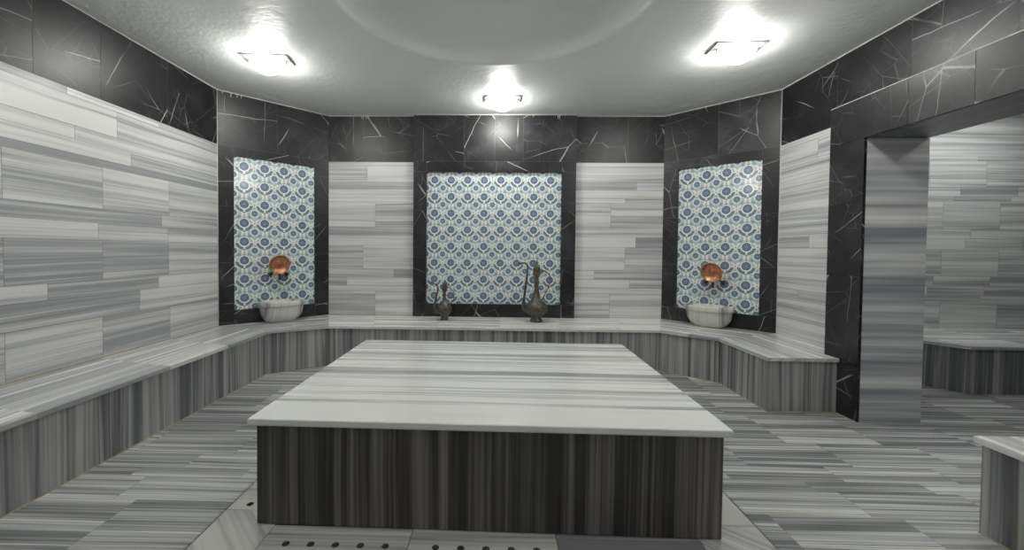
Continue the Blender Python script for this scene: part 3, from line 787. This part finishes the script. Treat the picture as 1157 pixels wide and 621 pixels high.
tap('dark bronze tap with two handles behind the right copper bowl', at_diag('R', .60, -.022, .99), math.radians(-45))
tas('round copper bowl hung on the tap of the left tile panel', at_diag('L', .588, .075, 1.128), math.radians(45))
tas('round copper bowl hung on the tap of the right tile panel', at_diag('R', .602, .075, 1.086), math.radians(-45))

# ------------------------------------------------------------------ ewers
def flute(n, amp, z0, z1): return lambda a, r, z: 1 + (amp * math.cos(n * a) if z0 < z < z1 else 0)
def smooth_path(pts, rads, n=6):
    out, ro = [], []
    P_ = [Vector(p) for p in pts]
    for i in range(len(P_) - 1):
        p0, p1, p2, p3 = P_[max(i - 1, 0)], P_[i], P_[i + 1], P_[min(i + 2, len(P_) - 1)]
        for j in range(n):
            u = j / n
            out.append(.5 * ((2 * p1) + (p2 - p0) * u + (2 * p0 - 5 * p1 + 4 * p2 - p3) * u * u + (3 * p1 - p0 - 3 * p2 + p3) * u ** 3)); ro.append(rads[i] * (1 - u) + rads[i + 1] * u)
    out.append(P_[-1]); ro.append(rads[-1]); return out, ro
def ewer(label, loc, body, lid, sp, sr, hd, hr, rz=0):
    t = thing('ewer', label, 'ewer', loc, rz)
    mb = MB(); mb.lathe(body, 'bronze', 40, squash=flute(16, .018, body[4][1], body[11][1])); mb.build('body', t)
    mb = MB(); mb.lathe(lid, 'bronze', 28); mb.build('lid', t)
    p, r = smooth_path(sp, sr); mb = MB(); mb.tube(p, r, 'bronze', 12); mb.build('spout', t)
    p, r = smooth_path(hd, hr); mb = MB(); mb.tube(p, r, 'bronze', 10); mb.build('handle', t)
    return t
ewer('tall aged bronze ewer with long curved spout on the back bench ledge, at right', (.508, 4.93, ZB + .0005),
     [(.004, 0), (.074, 0), (.078, .008), (.070, .022), (.058, .040), (.056, .055), (.068, .070), (.100, .095), (.128, .128), (.140, .165), (.130, .200), (.098, .232), (.066, .258), (.048, .290), (.038, .330), (.029, .380), (.025, .410), (.024, .440), (.030, .455), (.030, .468), (.024, .478), (.026, .520), (.030, .545), (.046, .568), (.048, .580), (.040, .590), (.038, .615), (.047, .628), (.047, .638), (.034, .642)],
     [(.040, .641), (.038, .650), (.026, .668), (.016, .682), (.010, .694), (.016, .704), (.012, .714), (.006, .730), (.002, .748)],
     [(-.105, 0, .13), (-.150, 0, .150), (-.160, 0, .19), (-.146, 0, .30), (-.130, 0, .44), (-.115, 0, .57), (-.112, 0, .655), (-.128, 0, .692), (-.160, 0, .703), (-.190, 0, .698), (-.222, 0, .690)], [.030, .026, .020, .015, .013, .011, .010, .010, .010, .011, .019],
     [(.036, 0, .605), (.07, 0, .612), (.115, 0, .598), (.152, 0, .560), (.165, 0, .505), (.155, 0, .45), (.130, 0, .39), (.095, 0, .32), (.068, 0, .262)], [.009, .010, .007, .006, .006, .006, .006, .006, .010])
ewer('small aged bronze ewer with curved spout on the back bench ledge, at left', (-.607, 4.97, ZB + .0005),
     [(.004, 0), (.047, 0), (.049, .006), (.045, .018), (.042, .040), (.045, .052), (.062, .070), (.080, .095), (.089, .130), (.089, .150), (.078, .180), (.058, .203), (.036, .218), (.023, .232), (.019, .255), (.018, .285), (.026, .297), (.026, .306), (.019, .316), (.018, .335), (.026, .360), (.038, .390), (.037, .410), (.028, .424), (.031, .432), (.026, .437)],
     [(.026, .436), (.022, .445), (.012, .455), (.006, .460), (.008, .467), (.002, .478)],
     [(-.070, 0, .095), (-.105, 0, .110), (-.120, 0, .15), (-.112, 0, .20), (-.100, 0, .27), (-.085, 0, .34), (-.080, 0, .385), (-.094, 0, .420), (-.125, 0, .440), (-.150, 0, .450), (-.170, 0, .458)], [.028, .025, .021, .016, .012, .010, .009, .009, .009, .010, .013],
     [(.034, 0, .395), (.055, 0, .395), (.085, 0, .375), (.112, 0, .335), (.118, 0, .29), (.108, 0, .245), (.085, 0, .21), (.062, 0, .192)], [.007, .007, .005, .005, .005, .005, .005, .008])

# ------------------------------------------------------------------ light
def area(name, loc, rot, sx, sy, e, col=(1, 1, 1)):
    l = bpy.data.lights.new(name, 'AREA'); l.shape = 'RECTANGLE'; l.size = sx; l.size_y = sy; l.energy = e; l.color = col
    o = bpy.data.objects.new(name, l); C.objects.link(o); o.location = loc; o.rotation_euler = rot
def bulb(name, loc, e):
    l = bpy.data.lights.new(name, 'POINT'); l.shadow_soft_size = .11; l.energy = e; l.color = (1, .985, .95)
    o = bpy.data.objects.new(name, l); C.objects.link(o); o.location = loc
bulb('lamp_light_left', (-2.0, 1.62, 2.88), 24); bulb('lamp_light_right', (1.95, 1.62, 2.88), 30)
area('room_fill_light', (-.1, .1, 2.95), (0, 0, 0), 3.0, 1.2, 8, (.97, 1, .98))  # added weak fill overhead, out of view; no real lamp there
area('far_room_light', (5.0, 4.2, 2.95), (0, 0, 0), 1.6, .4, 16, (.98, 1, .97))
bulb('far_room_lamp', (4.22, 2.3, 2.88), 13)
wd = bpy.data.worlds.new('world'); bpy.context.scene.world = wd; wd.use_nodes = True
wd.node_tree.nodes['Background'].inputs[0].default_value = (.5, .52, .52, 1); wd.node_tree.nodes['Background'].inputs[1].default_value = .3

# ------------------------------------------------------------------ camera
f, cx, cy, pitch, yaw, roll = 463.209, 547.839, 293.284, .0232, -.0237, .0089
F = Vector((math.sin(yaw) * math.cos(pitch), math.cos(yaw) * math.cos(pitch), -math.sin(pitch)))
R0 = Vector((math.cos(yaw), -math.sin(yaw), 0)); U0 = R0.cross(F)
cr, sr = math.cos(roll), math.sin(roll)
Rx = R0 * cr + U0 * sr; Uy = -R0 * sr + U0 * cr
cam = bpy.data.cameras.new('camera'); co = bpy.data.objects.new('camera', cam); C.objects.link(co)
mt = Matrix((Rx, Uy, -F)).transposed().to_4x4(); mt.translation = (0, 0, H); co.matrix_world = mt
cam.sensor_width = 36; cam.lens = 36 * f / 1157
cam.shift_x = (578.5 - cx) / 1157; cam.shift_y = -(310.5 - cy) / 1157
cam.clip_start = .05
sc = bpy.context.scene; sc.camera = co
sc.view_settings.view_transform = 'Standard'; sc.view_settings.look = 'None'
sc.view_settings.exposure = 0; sc.view_settings.gamma = 1
sc.cycles.max_bounces = 10; sc.cycles.diffuse_bounces = 6
